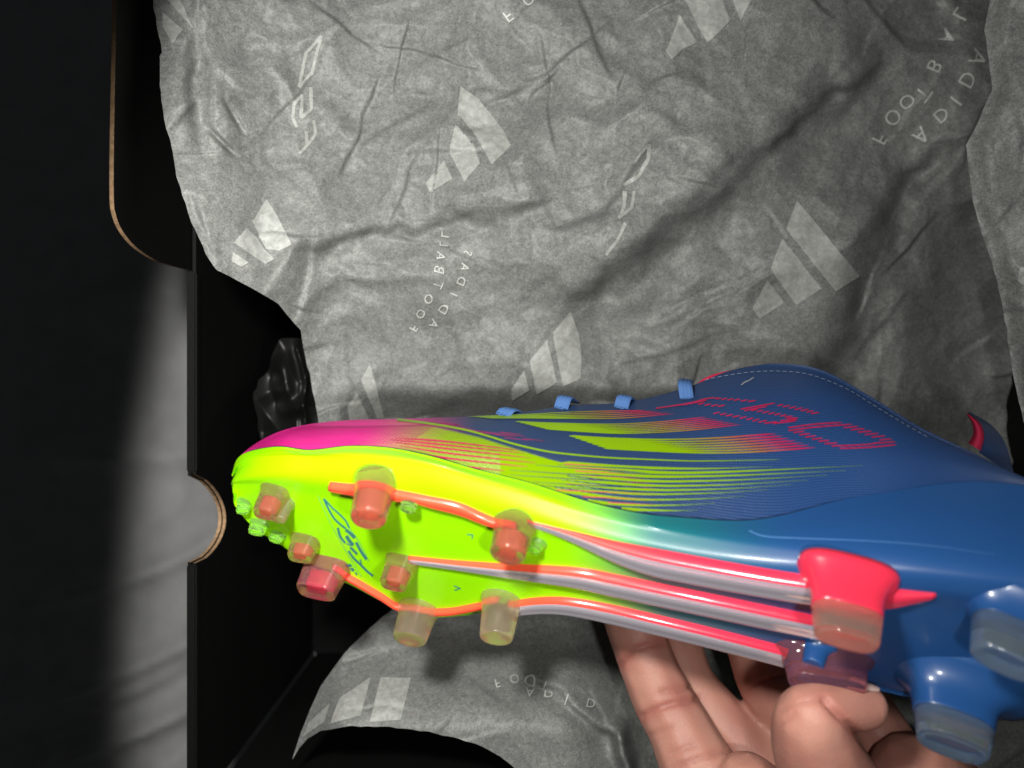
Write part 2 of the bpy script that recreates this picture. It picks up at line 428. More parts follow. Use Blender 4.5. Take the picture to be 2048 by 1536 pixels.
yn0, yn1 = on_wall(375, 1127, XO)[0], on_wall(375, 948, XO)[0]; yt = on_wall(377, 545, XO)[0]
def block(name, x0, x1, y0, y1, z0, z1, parent, mat='card', bev=0.0006):
    bm = bmesh.new(); bmesh.ops.create_cube(bm, size=1)
    bmesh.ops.scale(bm, vec=(x1 - x0, y1 - y0, z1 - z0), verts=bm.verts); bmesh.ops.translate(bm, vec=((x0 + x1) / 2, (y0 + y1) / 2, (z0 + z1) / 2), verts=bm.verts)
    bmesh.ops.bevel(bm, geom=bm.edges[:], offset=bev, segments=2, affect='EDGES')
    me = bpy.data.meshes.new(name); bm.to_mesh(me); bm.free(); return under(link(name, me, M[mat], None, False), parent)
block('rim', XO - 0.0003, XI + 0.0003, -0.152, yn0 - 0.0005, rimz - 0.004, rimz + 0.0005, box)
block('rim', XO - 0.0003, XI + 0.0003, yn1 + 0.0005, yt, rimz - 0.004, rimz + 0.0005, box)
block('floor_panel', XI, 0.215, -0.152, 0.152, -0.039, -0.0365, box)
block('side_panel', 0.215, 0.218, -0.155, 0.155, -0.036, rimz, box)
block('side_panel', XI + 0.002, 0.214, 0.152, 0.155, -0.036, rimz, box)
block('side_panel', XI + 0.002, 0.214, -0.155, -0.152, -0.036, rimz, box)

# ------------------------------------------------------------------ crumpled tissue
def crumple(u, v, k=1.0, seed=0):
    a = u + 60 * vnoise(u / 170, v / 170, seed + 1) + 22 * vnoise(u / 60, v / 60, seed + 2); b = v + 60 * vnoise(u / 170, v / 170, seed + 3) + 22 * vnoise(u / 60, v / 60, seed + 4)
    h = 0.012 * worley(a / 300, b / 240, seed + 7) + 0.0068 * worley(a / 135, b / 120, seed + 8) + 0.0016 * worley(a / 62, b / 56, seed + 9)
    h += 0.0006 * worley(a / 27, b / 25, seed + 10)
    rg = np.random.default_rng(100 + seed)               # sharp little folds, each fading out along its length
    for _ in range(105):
        x0, y0 = rg.uniform(u.min(), u.max()), rg.uniform(v.min(), v.max()); an = rg.normal(-0.75, 0.75); ln = rg.uniform(40, 210)
        w_ = rg.uniform(1.6, 5.5); am = rg.uniform(0.0005, 0.0020) * rg.choice([-1, 1])
        q0 = 16 * vnoise(u / 55, v / 55, seed + 31)
        s_, q_, L_ = seg_coords(u, v, x0, y0, x0 + ln * math.cos(an), y0 + ln * math.sin(an)); q_ = q_ + q0
        near = (np.abs(q_) < 110) & (s_ > -50) & (s_ < L_ + 50)
        sn, qn = s_[near], q_[near]
        h[near] += am * smooth01(sn, -40, 40) * (1 - smooth01(sn, L_ - 40, L_ + 40)) * np.tanh(-qn / w_) * np.exp(-np.abs(qn) / 22)
    return k * (h - 0.008)
def tissue_depth(u, v):
    d = 0.238 + 0.036 * smooth01(u, 300, 760) + 0.014 * smooth01(v, 480, 800) + 0.026 * smooth01(u, 1350, 2050)
    h = crumple(u, v, 0.85)
    F_ = lambda *a, **k: fold(u, v, *a, **k)
    h = h + F_((1120, 640, 1760, 120), 48, 0.034, 'step', fade=90, tail=260)
    h = h + F_((1640, 780, 1800, 380), 42, 0.025, 'step', fade=90, tail=200)
    h = h + F_((1090, 400, 590, 500), 16, -0.010, 'step', fade=50, tail=110)
    h = h + F_((1308, 275, 1205, 450), 7, 0.0060, 'step', fade=22, tail=60)
    h = h + F_((1225, 428, 1108, 462), 7, 0.0045, 'step', fade=20, tail=60)
    h = h + F_((1530, 300, 1760, 118), 9, 0.0030, 'step', fade=30, tail=50)
    h = h + F_((398, 100, 402, 270), 17, -0.0060, 'ridge', fade=60)
    h = h + F_((330, 270, 392, 205), 6, 0.0025, 'step', fade=15, tail=30)
    h = h + F_((450, 200, 485, 260), 9, -0.0025, 'crease', fade=20)
    h = h + F_((420, 260, 470, 310), 9, -0.003, 'crease', fade=20)
    h = h + F_((420, 130, 540, 230), 7, 0.0025, 'step', fade=30, tail=40)
    h = h + F_((780, 182, 1050, 188), 7, 0.0022, 'step', fade=30, tail=40)
    h = h + F_((640, 560, 900, 550), 20, 0.0022, 'ridge', fade=40)
    h = h + F_((1440, 560, 1240, 620), 26, -0.006, 'step', fade=40, tail=120)
    h = h + F_((1200, 620, 1260, 760), 12, 0.0035, 'step', fade=30, tail=50)
    h = h + F_((1900, 300, 1780, 420), 22, -0.007, 'ridge', fade=50)
    h = h + F_((1010, 40, 1080, 120), 8, 0.0018, 'step', fade=25, tail=40)
    d = d + 0.018 * smooth01(u, 1780, 1960) * smooth01(v, 300, 520)
    d = d + 0.030 * smooth01(v, 768, 872) * smooth01(u, 640, 800) * (1 - smooth01(u, 1330, 1480))
    return np.maximum(d - h * smooth01(u, 300, 420) ** 0.5, 0.215 + 0 * d)
left_edge = [(-80, 296), (0, 305), (60, 316), (105, 325), (112, 319), (200, 321), (270, 336), (285, 342), (350, 352), (450, 385), (500, 408), (540, 432), (556, 466), (575, 500), (608, 558), (660, 600), (700, 609), (760, 621), (835, 636), (960, 655), (1200, 700)]
vs = np.linspace(-70, 1120, 420); us = np.linspace(0, 1, 620)
XL = lerp_table(vs, left_edge) + 3 * vnoise(vs / 17, 0 * vs, 2)
Ug = XL[:, None] + (2130 - XL[:, None]) * us[None, :]; Vg = np.repeat(vs[:, None], len(us), 1)
def lay(Ug, Vg, D): return np.stack([(Ug - CX) / FPX * D, -(Vg - CY) / FPX * D, CAMZ - D], -1)
D = tissue_depth(Ug, Vg)
D = np.minimum(D, 0.1120 * FPX / np.maximum(CX - Ug, 1.0) + 9 * (Vg > 545))
D = np.where((Ug > 470), np.maximum(D, 0.244), D)
tissue = grid_obj('tissue_paper', lay(Ug, Vg, D), M['tissue'], flip=True)
tag(tissue, 'large crumpled grey tissue sheet printed with pale logos, spilling out behind the boot', 'tissue paper')
tb = bvh_of(tissue)

rl = [(-80, 1996), (60, 1970), (180, 1984), (240, 1958), (290, 1932), (400, 1945), (480, 1968), (560, 1994), (650, 2012), (740, 2024), (830, 2044), (1000, 2090)]
v2 = np.linspace(-70, 1000, 200); u2 = np.linspace(0, 1, 60)
XL2 = lerp_table(v2, rl) + 3 * vnoise(v2 / 20, 0 * v2, 5); U2 = XL2[:, None] + (2330 - XL2[:, None]) * u2; V2 = np.repeat(v2[:, None], 60, 1)
D2 = 0.243 + 0.012 * smooth01(V2, 500, 900) - crumple(U2, V2, 0.5, 20) + 0.006 * (1 - smooth01(U2 - XL2[:, None], 0, 50)) - 0.02 * smooth01(U2, 2000, 2300)
t2 = grid_obj('tissue_paper', lay(U2, V2, D2), M['tissue'], flip=True)
tag(t2, 'overlapping grey tissue edge at the far right above the boot heel', 'tissue paper')

# lower corner of tissue hanging in the box under the boot
bot = [(585, 1519), (598, 1497), (615, 1478), (640, 1462), (700, 1452), (780, 1454), (860, 1464), (910, 1476), (960, 1490), (1000, 1512), (1040, 1545), (1120, 1610), (1300, 1680), (1700, 1760), (2150, 1780)]
top = [(585, 1517), (600, 1470), (620, 1418), (640, 1375), (665, 1338), (690, 1305), (740, 1255), (770, 1230), (820, 1190), (900, 1150), (1200, 1120), (1700, 1120), (2150, 1120)]
u3 = np.concatenate([585 + 65 * np.linspace(0, 1, 40, endpoint=False) ** 2, np.linspace(650, 2150, 400)]); s3 = np.linspace(0, 1, 190)
b3 = lerp_table(u3, bot) + 2 * vnoise(u3 / 15, 0 * u3, 8); t3 = lerp_table(u3, top) + 2 * vnoise(u3 / 15, 0 * u3, 9)
U3 = np.repeat(u3[:, None], len(s3), 1); V3 = t3[:, None] + (b3 - t3)[:, None] * s3
D3 = 0.305 - 0.040 * smooth01(V3, 1230, 1470) + 0.020 * (1 - smooth01(U3, 590, 700)) + 0.030 * smooth01(U3, 1120, 1330)
h3 = crumple(U3, V3, 0.42, 40)
h3 += fold(U3, V3, (1262, 1600, 1240, 1455), 16, 0.016, 'ridge', 30) + fold(U3, V3, (1240, 1475, 1040, 1350), 10, -0.008, 'step', 40, 80)
h3 += fold(U3, V3, (875, 1470, 930, 1400), 5, 0.002, 'step', 14, 25) + fold(U3, V3, (690, 1318, 780, 1296), 8, 0.003, 'step', 20, 40)
low = grid_obj('tissue_paper', lay(U3, V3, D3 - h3), M['tissue'])
tag(low, 'grey tissue corner with pointed tip hanging below the boot', 'tissue paper')
lb = bvh_of(low)

bars = [  # the pale three-bar marks, bar by bar
 [(923, 172), (915, 230), (940, 258), (962, 290), (984, 331), (1023, 293), (1006, 262), (989, 238), (956, 199)], [(911, 250), (899, 303), (915, 335), (930, 364), (961, 328), (948, 291), (930, 270)], [(889, 322), (852, 367), (862, 385), (906, 359)],
 [(532, 398), (503, 443), (518, 472), (532, 500), (558, 502), (583, 488), (558, 440)], [(491, 457), (467, 486), (503, 512), (530, 529), (548, 518), (526, 498), (510, 474)], [(466, 505), (463, 524), (484, 533), (496, 526)],
 [(327, -8), (386, 56), (366, 10), (358, -8)], [(325, 25), (325, 54), (345, 88), (367, 62), (340, 38)],
 [(1359, 30), (1331, 104), (1342, 121), (1364, 100), (1393, 86)], [(1364, -8), (1415, 87), (1459, 42), (1440, -8)], [(1461, -8), (1480, 43), (1507, -8)],
 [(1593, 402), (1571, 458), (1670, 582), (1718, 552)], [(1564, 479), (1540, 537), (1592, 610), (1643, 576)], [(1533, 559), (1503, 617), (1519, 638), (1567, 605)],
 [(1139, 622), (1105, 665), (1113, 715), (1126, 772), (1160, 757), (1162, 720), (1156, 667)], [(1094, 678), (1059, 723), (1074, 787), (1113, 765)], [(1049, 738), (1023, 777), (1024, 800), (1059, 779)],
 [(740, 728), (722, 760), (754, 836), (769, 836)], [(713, 784), (693, 814), (698, 845), (737, 838)]]
for b_ in bars:
    p = Print(tb); p.poly(b_, off=0.0005, levels=4); p.make('printed_bar', M['tissue_print'], tissue)
for b_ in [[(762, 1356), (740, 1444), (802, 1440), (822, 1358)], [(742, 1356), (681, 1397), (662, 1448), (722, 1432)], [(662, 1407), (619, 1446), (608, 1473), (651, 1444)]]:
    p = Print(lb); p.poly(b_, off=0.0005, levels=4); p.make('printed_bar', M['tissue_print'], low)
p = Print(bvh_of(t2)); p.poly([(2040, 535), (2036, 560), (2060, 580), (2080, 540)], off=0.0003); p.make('printed_bar', M['tissue_print'], t2)
for path in [[(643, 73), (612, 105), (597, 176), (624, 145), (643, 73)], [(621, 176), (623, 219), (603, 236), (603, 190), (589, 208), (586, 236), (595, 256)], [(626, 240), (631, 268), (616, 287), (599, 307)], [(611, 262), (613, 287)],
             [(1301, 290), (1297, 319), (1278, 350), (1250, 372)], [(1300, 291), (1280, 312), (1272, 325)], [(1267, 382), (1262, 417), (1236, 438)], [(1250, 384), (1246, 419), (1236, 438)], [(1250, 447), (1234, 481), (1211, 509)]]:
    p = Print(tb)
    for a, b_ in zip(path[:-1], path[1:]): p.strip([a, b_], 6.5, (1, 1, 1), off=0.0005, step=3)
    p.make('printed_outline', M['tissue_print'], tissue)
def word(bvh, parent, items, size, mirror=1):
    pts = [i[1] for i in items]
    for k, (ch, c) in enumerate(items):
        a = (pts[min(k + 1, len(pts) - 1)][0] - pts[max(k - 1, 0)][0], pts[min(k + 1, len(pts) - 1)][1] - pts[max(k - 1, 0)][1])
        letter(bvh, ch, c, a, (-a[1], a[0]), size * 1.08, parent, M['letter_print'])    # mirrored lettering, as the sheet shows its back
word(tb, tissue, list(zip('FOOTBALL', [(827, 655), (843, 625), (859, 596), (877, 568), (879, 541), (884, 514), (889, 492), (892, 474)])), 23)
word(tb, tissue, list(zip('ADIDAS', [(870, 645), (889, 616), (907, 588), (921, 561), (930, 533), (936, 507)])), 23)
word(tb, tissue, list(zip('FOOTBAL', [(1757, 280), (1783, 236), (1813, 204), (1845, 187), (1866, 134), (1894, 78), (1919, 32)])), 40)
word(tb, tissue, list(zip('ADIDA', [(1841, 273), (1882, 231), (1910, 204), (1933, 162), (1954, 118)])), 40)
word(tb, tissue, list(zip('FO', [(1016, 33), (1056, 0)])), 30)
word(lb, low, list(zip('FOOT', [(995, 1371), (1029, 1362), (1062, 1362), (1090, 1373)])), 24)
word(lb, low, list(zip('ADID', [(1060, 1389), (1097, 1391), (1135, 1400), (1178, 1410)])), 24)

# near-black crumpled wrapping in the gap beside the tissue
u4 = np.linspace(500, 690, 70); v4 = np.linspace(680, 940, 80); U4, V4 = np.meshgrid(u4, v4, indexing='ij')
U4 = U4 + np.clip((790 - V4), 0, 200) * 0.55 * (1 - (U4 - 500) / 190) + np.clip(V4 - 790, 0, 100) * 0.22 * (1 - (U4 - 500) / 190)
U4 = U4 + 16 * vnoise(U4 / 22, V4 / 30, 64); V4 = V4 + 16 * vnoise(U4 / 30, V4 / 30, 65)
h4 = 0.012 * worley(U4 / 60, V4 / 110, 61) + fold(U4, V4, (560, 720, 575, 800), 18, 0.010, 'ridge', 20) + fold(U4, V4, (600, 690, 612, 860), 6, 0.006, 'ridge', 20) + fold(U4, V4, (570, 820, 620, 808), 14, 0.008, 'ridge', 20)
film = grid_obj('dark_wrapping', lay(U4, V4, 0.318 - h4), M['plastic'])
tag(film, 'dark crumpled wrapping in the box behind the boot toe', 'wrapping')

# ------------------------------------------------------------------ the boot
#          T silhouette/collar   F feather line   A near sole ridge   B far sole edge
ST = [((472, 944), (468, 948), (464, 962), (470, 988)),
      ((482, 915), (479, 918), (469, 952), (474, 1012)),
      ((510, 889), (508, 904), (500, 938), (512, 1056)),
      ((560, 863), (560, 897), (555, 932), (570, 1094)),
      ((620, 848), (620, 904), (620, 934), (635, 1140)),
      ((700, 840), (700, 896), (700, 938), (700, 1168)),
      ((780, 838), (780, 900), (780, 945), (775, 1206)),
      ((860, 836), (860, 916), (860, 957), (850, 1232)),
      ((940, 833), (950, 942), (940, 980), (930, 1230)),
      ((1040, 826), (1060, 970), (1040, 1010), (1030, 1212)),
      ((1140, 812), (1180, 1008), (1150, 1044), (1140, 1208)),
      ((1250, 806), (1280, 1030), (1260, 1074), (1250, 1226)),
      ((1370, 778), (1380, 1040), (1370, 1098), (1360, 1254)),
      ((1460, 745), (1480, 1045), (1480, 1116), (1470, 1284)),
      ((1545, 737), (1560, 1035), (1580, 1128), (1570, 1314)),
      ((1640, 748), (1680, 1005), (1690, 1136), (1680, 1350)),
      ((1740, 800), (1790, 987), (1800, 1142), (1790, 1380)),
      ((1840, 860), (1900, 972), (1910, 1152), (1900, 1396)),
      ((1950, 912), (2000, 972), (2030, 1165), (2010, 1396)),
      ((2060, 965), (2110, 990), (2150, 1180), (2110, 1380)),
      ((2150, 1000), (2190, 1020), (2240, 1190), (2190, 1350)),
      ((2210, 1050), (2230, 1065), (2280, 1205), (2250, 1320)),
      ((2238, 1120), (2250, 1130), (2280, 1205), (2262, 1280))]
ROLL = math.radians(42)
A0, A1 = U(700, 938, 0.196), U(1800, 1142, 0.174)
AX = (A1 - A0).normalized()
UP = Vector((0, math.sin(ROLL), -math.cos(ROLL))); UP = (UP - AX * UP.dot(AX)).normalized()
TW = AX.cross(UP)
if TW.z > 0: TW = -TW
extra = {0: 0.010, 1: 0.006, 2: 0.002, 20: 0.002, 21: 0.006, 22: 0.010}
URING, SRING = [], []
for k, (t, f, a, b_) in enumerate(ST):
    A = hit_plane(*a, A0 - UP * 0.0 , UP); A = CAMP + (A - CAMP) * (1 + extra.get(k, 0) / (CAMZ - A.z))
    B = hit_plane(*b_, A0, UP)
    W_ = max((B - A).dot(TW), 0.004)
    Fp = hit_plane(*f, A + TW * min(0.10 * W_, -0.0015 + 0.06 * W_ if 2 < k < 20 else 0.15 * W_), TW)
    T = hit_plane(*t, A + TW * (0.24 if k < 13 else 0.16) * W_, TW)
    dn = max((T - A).dot(UP), 0.003); hF = (Fp - A).dot(UP)
    collar = smooth01(k, 12.4, 14.2) * (1 - smooth01(k, 20, 21.5))
    b2 = 0.07 * (T - Fp).length + 0.0004
    Q1 = Fp + (T - Fp) * 0.33 - TW * b2; Q2 = Fp + (T - Fp) * 0.70 - TW * b2 * 0.9
    C = T + TW * (0.36 * W_) + UP * min(0.12 * dn, 0.0045) * (1 - collar) + UP * 0.001 * collar
    C = C + UP * 0.0035 * math.exp(-((k - 13.7) / 1.2) ** 2)
    I = (T + C) / 2 + UP * (0.002 * (1 - collar)) - UP * 0.42 * dn * collar
    E = B + UP * (0.62 * dn) - TW * 0.02 * W_
    G = B + UP * hF * 0.9 + TW * 0.001
    URING.append([Fp, Q1, Q2, T, T + TW * 0.0012, I, C - TW * 0.0012, C, E, G])
    S1 = Fp + (A - Fp) * 0.5 - TW * (0.03 * W_ + 0.0004)
    Mid = (A + B) / 2 - UP * 0.0006
    SRING.append([Fp + TW * 0.0012 - UP * 0.0002, Fp - TW * 0.0005 + UP * 0.0001, Fp - TW * 0.0009 - UP * 0.0009, S1, A + UP * 0.0030 - TW * 0.0006, A + TW * 0.085 * W_ - UP * 0.0006, A + (B - A) * 0.25 - UP * 0.0004, Mid, A + (B - A) * 0.75 - UP * 0.0005, B - TW * 0.03 * W_ - UP * 0.0006, B + UP * 0.001 + TW * 0.0004, G + TW * 0.0006])
URING = np.array([[list(p) for p in r] for r in URING]); SRING = np.array([[list(p) for p in r] for r in SRING])
NA, NB = 36, 20
def loft(R):
    L1 = crom(R, NA)
    return np.swapaxes(crom(np.swapaxes(L1, 0, 1), NB), 0, 1)
UG, SG = loft(URING), loft(SRING)

boot = empty('football_boot', tuple(A0 + AX * 0.1)); tag(boot, 'neon green, pink and blue football boot held sole-up over the tissue', 'football boot')
bpy.context.view_layer.update()
PINK, LIME, NAVY, BLUE = np.array((0.62, 0.015, 0.22)), np.array((0.40, 0.72, 0.0)), np.array((0.020, 0.044, 0.115)), np.array((0.017, 0.060, 0.195))
def K_line(x): return lerp_table(x, [(400, 780), (740, 832), (800, 842), (860, 852), (900, 861), (960, 875), (1040, 901), (1090, 917), (1125, 925), (1200, 930), (1260, 932), (1500, 936), (2300, 936)])
def upper_col(x, y):
    c = np.zeros(x.shape + (3,)); b_ = smooth01(x, 1150, 1750)[..., None]
    blue = NAVY * (1 - b_) + BLUE * b_
    g = smooth01(x + (y - 880) * 0.9, 700, 905)[..., None]
    mix = PINK * (1 - g) + np.array((0.22, 0.36, 0.0)) * g
    below = smooth01(y - K_line(x), -2.2, 2.2)[..., None] * (1 - smooth01(x, 1085, 1100))[..., None]
    topf = smooth01(x, 770, 960)[..., None]
    above = PINK * (1 - topf) + blue * topf
    return above * (1 - below) + mix * below
# finer copy of the visible side so that the colour borders stay crisp
upx, upy = to_px(UG)
row_hidden = 3 * NB
ucol = upper_col(upx, upy)
m_, n_ = UG.shape[:2]; fi, fj = np.meshgrid(np.arange(m_ - 1), np.arange(n_ - 1), indexing='ij')
lin = ((fj >= 4 * NB) & (fj < 6 * NB) & (fi >= 13 * NA - 20)).ravel().astype(int)
upper = grid_obj('upper', UG, [M['upper'], M['lining']], None, ucol, lin); under(upper, boot)
uvl = upper.data.uv_layers.new(name='flow')
li = np.zeros(len(upper.data.loops), np.int32); upper.data.loops.foreach_get('vertex_index', li)
gu = (li // n_) / NA; gv = (li % n_) / NB
uvl.data.foreach_set('uv', np.stack([gu * 0.12, gv * 0.33 + gu * 0.03], 1).astype(np.float32).ravel())
upper['label'] = 'pink toe fading to green lines and dark blue upper'

def sole_col(x, y):
    q = x - (y - 1100) * 0.15
    TEAL = np.array((0.012, 0.16, 0.17)); BL = np.array((0.017, 0.078, 0.245)); LM = np.array((0.35, 0.93, 0.0))
    a_ = smooth01(q, 1120, 1330)[..., None]; b_ = smooth01(q, 1290, 1620)[..., None]
    c = LM * (1 - a_) + TEAL * a_
    return c * (1 - b_) + BL * b_
spx, spy = to_px(SG)
sole = grid_obj('soleplate', SG, M['sole'], None, sole_col(spx, spy), flip=True); under(sole, boot)
sole['label'] = 'glossy soleplate fading from neon green through teal to blue'
ub, sb = bvh_of(upper), bvh_of(sole)
NS = -UP                                              # out of the sole

# ---- studs
def stud(name, base, tip, ra, rt=1.0, taper=0.82, flare=1.5, mat='stud_coral', lo=0.0, hi=1.0, ex=2.0, parent=None, cap=True, sink=0.0015, col=None, seg=28, lip=0.0):
    P = drop(sb, *base, 0.0)
    Tp = hit_plane(*tip, P, TW); ax = Tp - P; ln = ax.length; ax.normalize()
    sc = (CAMZ - (P.z + Tp.z) / 2) / FPX; r = ra * sc
    a = (AX - ax * AX.dot(ax)).normalized(); b = ax.cross(a)
    fs = [(-sink / ln, flare)] if lo <= 0 else []
    for f in np.linspace(max(lo, 0), hi, 12):
        g = 1 + (flare - 1) * max(0, 1 - f / 0.42) ** 2.2
        fs.append((f, g * (1 - (1 - taper) * f)))
    if cap and hi >= 1: fs[-1:] = [(0.955, fs[-1][1] * 1.0), (0.985, fs[-1][1] * 0.95), (1.0, fs[-1][1] * 0.84), (1.0 - lip, fs[-1][1] * 0.62)]
    V, Fc = [], []
    for f, g in fs:
        for k in range(seg):
            th = 2 * math.pi * k / seg; c, s_ = math.cos(th), math.sin(th)
            V.append(P + ax * (f * ln) + a * (r * g * math.copysign(abs(c) ** (2 / ex), c)) + b * (r * rt * g * math.copysign(abs(s_) ** (2 / ex), s_)))
    for i in range(len(fs) - 1):
        for k in range(seg): Fc.append((i * seg + k, i * seg + (k + 1) % seg, (i + 1) * seg + (k + 1) % seg, (i + 1) * seg + k))
    i = len(V); V += [P + ax * (fs[0][0] * ln), P + ax * ((fs[-1][0]) * ln)]
    for k in range(seg):
        Fc.append((i, (k + 1) % seg, k)); j = (len(fs) - 1) * seg; Fc.append((i + 1, j + k, j + (k + 1) % seg))
    if (a.cross(b)).dot(ax) < 0: Fc = [f[::-1] for f in Fc]
    c = None if col is None else np.array([col] * len(V))
    o = mesh(name, V, Fc, M[mat], None, True, c)
    return under(o, parent or boot)
def clear_stud(base, tip, ra, rt, taper, mat, core, ex=2.0, lip=0.05):
    o = stud('stud', base, tip, ra, rt, taper, 1.10, mat, ex=ex, lip=lip)
    if core: stud('stud_core', base, tip, ra * 0.52, rt, taper, 1.0, core, lo=0.38, hi=0.86, ex=ex, parent=o, cap=False)
    return o
clear_stud((752, 966), (736, 1040), 42, 0.95, 0.84, 'stud_coral', 'core_coral')
clear_stud((1030, 1050), (1014, 1112), 42, 0.95, 0.84, 'stud_coral', 'core_coral')
clear_stud((552, 984), (528, 1030), 29, 0.8, 0.80, 'stud_coral', 'core_coral', 3)
stud('stud', (572, 1004), (556, 1040), 18, 0.8, 0.8, 1.15, 'stud_peach', ex=3)
clear_stud((612, 1082), (598, 1116), 29, 0.8, 0.82, 'stud_coral', 'core_coral', 3)
clear_stud((655, 1132), (630, 1186), 45, 0.7, 0.86, 'stud_pink', 'core_pink', 3.5)
clear_stud((804, 1124), (785, 1172), 32, 0.8, 0.82, 'stud_coral', 'core_coral', 3)
clear_stud((838, 1218), (818, 1280), 40, 0.85, 0.85, 'stud_peach', None)
clear_stud((1004, 1200), (992, 1278), 40, 0.85, 0.82, 'stud_peach', None)
stud('nub', (822, 998), (815, 1020), 20, 0.8, 0.8, 1.3, 'stud_lime')
stud('nub', (1072, 1086), (1066, 1102), 18, 0.8, 0.8, 1.3, 'stud_lime')
stud('nub', (490, 1006), (484, 1024), 14, 0.8, 0.85, 1.2, 'stud_lime', ex=3)
stud('nub', (520, 1048), (511, 1066), 18, 0.7, 0.85, 1.2, 'stud_lime', ex=3)
stud('nub', (556, 1070), (548, 1082), 15, 0.7, 0.85, 1.2, 'stud_lime', ex=3)
SB = (0.017, 0.078, 0.245)
h1 = stud('stud', (1694, 1150), (1693, 1284), 78, 0.55, 0.74, 1.28, 'coral', hi=0.60, ex=2.8, cap=False, col=(0.85, 0.035, 0.08))
h1['label'] = 'coral heel stud with a clear tip'
stud('stud_tip', (1694, 1150), (1693, 1284), 78, 0.55, 0.74, 1.28, 'stud_peach', lo=0.585, ex=2.8, parent=h1, lip=0.03)
h2 = stud('stud', (1648, 1316), (1655, 1374), 84, 0.5, 0.86, 1.2, 'stud_pink', ex=2.8)
h4 = stud('stud', (1908, 1362), (1905, 1500), 88, 0.6, 0.70, 1.8, 'sole', hi=0.62, ex=2.6, cap=False, col=SB)
stud('stud_tip', (1908, 1362), (1905, 1500), 88, 0.6, 0.70, 1.8, 'stud_ice', lo=0.60, ex=2.6, parent=h4, lip=0.03)
h3 = stud('stud', (2030, 1222), (2012, 1330), 80, 0.6, 0.78, 1.6, 'sole', hi=0.4, ex=2.6, cap=False, col=SB)
stud('stud_tip', (2030, 1222), (2012, 1330), 80, 0.6, 0.78, 1.6, 'stud_ice', lo=0.38, ex=2.6, parent=h3, lip=0.03)
stud('nub', (1634, 1292), (1626, 1330), 26, 0.8, 0.8, 1.5, 'sole', col=SB)

# ---- ribs along the shank and coral welts on the forefoot
def rib(name, path, h, w_, mats, near=2, step=7):
    P, t = resample(path, step)
    rows = []
    for k in range(len(P)):
        p0 = drop(sb, *P[k], 0.0)
        if p0 is None: continue
        hh, ww = h(t[k]) if callable(h) else h, w_(t[k]) if callable(w_) else w_
        q = [p0 - NS * 0.0006 - TW * 0.0004, p0 + NS * 0.45 * hh + TW * 0.01 * ww, p0 + NS * 0.86 * hh + TW * 0.15 * ww, p0 + NS * hh * 1.05 + TW * 0.40 * ww, p0 + NS * hh * 1.02 + TW * 0.66 * ww,
             p0 + NS * hh + TW * 0.90 * ww, p0 + NS * 0.5 * hh + TW * 1.0 * ww, p0 - NS * 0.0006 + TW * (ww + 0.0004)]
        rows.append(crom([list(v) for v in q], 4))
    G = np.array(rows); m, n = G.shape[:2]; V = G.reshape(-1, 3); Fc = [tuple(f[::-1]) for f in grid_faces(m, n)]
    mi = [0 if (i % (n - 1)) < near * 4 else 1 for i in range(len(Fc))]
    Fc += [tuple(range(n)), tuple(range((m - 1) * n, m * n))[::-1]]; mi += [0, 0]
    f_ = smooth01(to_px(V)[0], 1000, 1450)[:, None]
    return under(mesh(name, V, Fc, [M[x] for x in mats], None, True, np.array((0.95, 0.10, 0.045)) * (1 - f_) + np.array((0.80, 0.035, 0.085)) * f_, mi), boot)
tp = lambda lo, hi: (lambda t: lo + (hi - lo) * float(smooth01(t, 0.0, 0.5)))
rib('rib', [(1052, 1040), (1085, 1048), (1150, 1064), (1230, 1084), (1317, 1101), (1430, 1122), (1540, 1141), (1640, 1156)], tp(0.0004, 0.0030), tp(0.0020, 0.0078), ('coral', 'rib_clear'))
rib('rib', [(818, 1112), (900, 1120), (1000, 1127), (1150, 1135), (1230, 1149), (1317, 1167), (1430, 1190), (1540, 1213), (1660, 1238)], tp(0.0012, 0.0026), tp(0.0024, 0.0070), ('coral', 'rib_clear'))
rib('rib', [(1012, 1206), (1050, 1198), (1100, 1194), (1150, 1197), (1230, 1211), (1317, 1231), (1430, 1258), (1540, 1286), (1580, 1297)], tp(0.0020, 0.0024), tp(0.0058, 0.0066), ('coral', 'rib_clear'))
rib('welt', [(660, 964), (690, 967), (745, 972), (810, 983), (860, 993), (920, 1006), (975, 1030), (1030, 1052)], lambda t: 0.0016, lambda t: 0.0022 + 0.0012 * abs(math.sin(t * 7)), ('coral', 'coral'))
rib('welt', [(668, 1132), (705, 1152), (760, 1184), (800, 1208), (850, 1216), (900, 1216), (950, 1207), (1000, 1197)], lambda t: 0.0016, 0.0020, ('coral', 'coral'))
rib('welt', [(1755, 1166), (1790, 1178), (1830, 1183), (1872, 1187)], lambda t: 0.0022 * (1 - t) + 0.0006, lambda t: 0.006 * (1 - t) + 0.0016, ('coral', 'coral'))

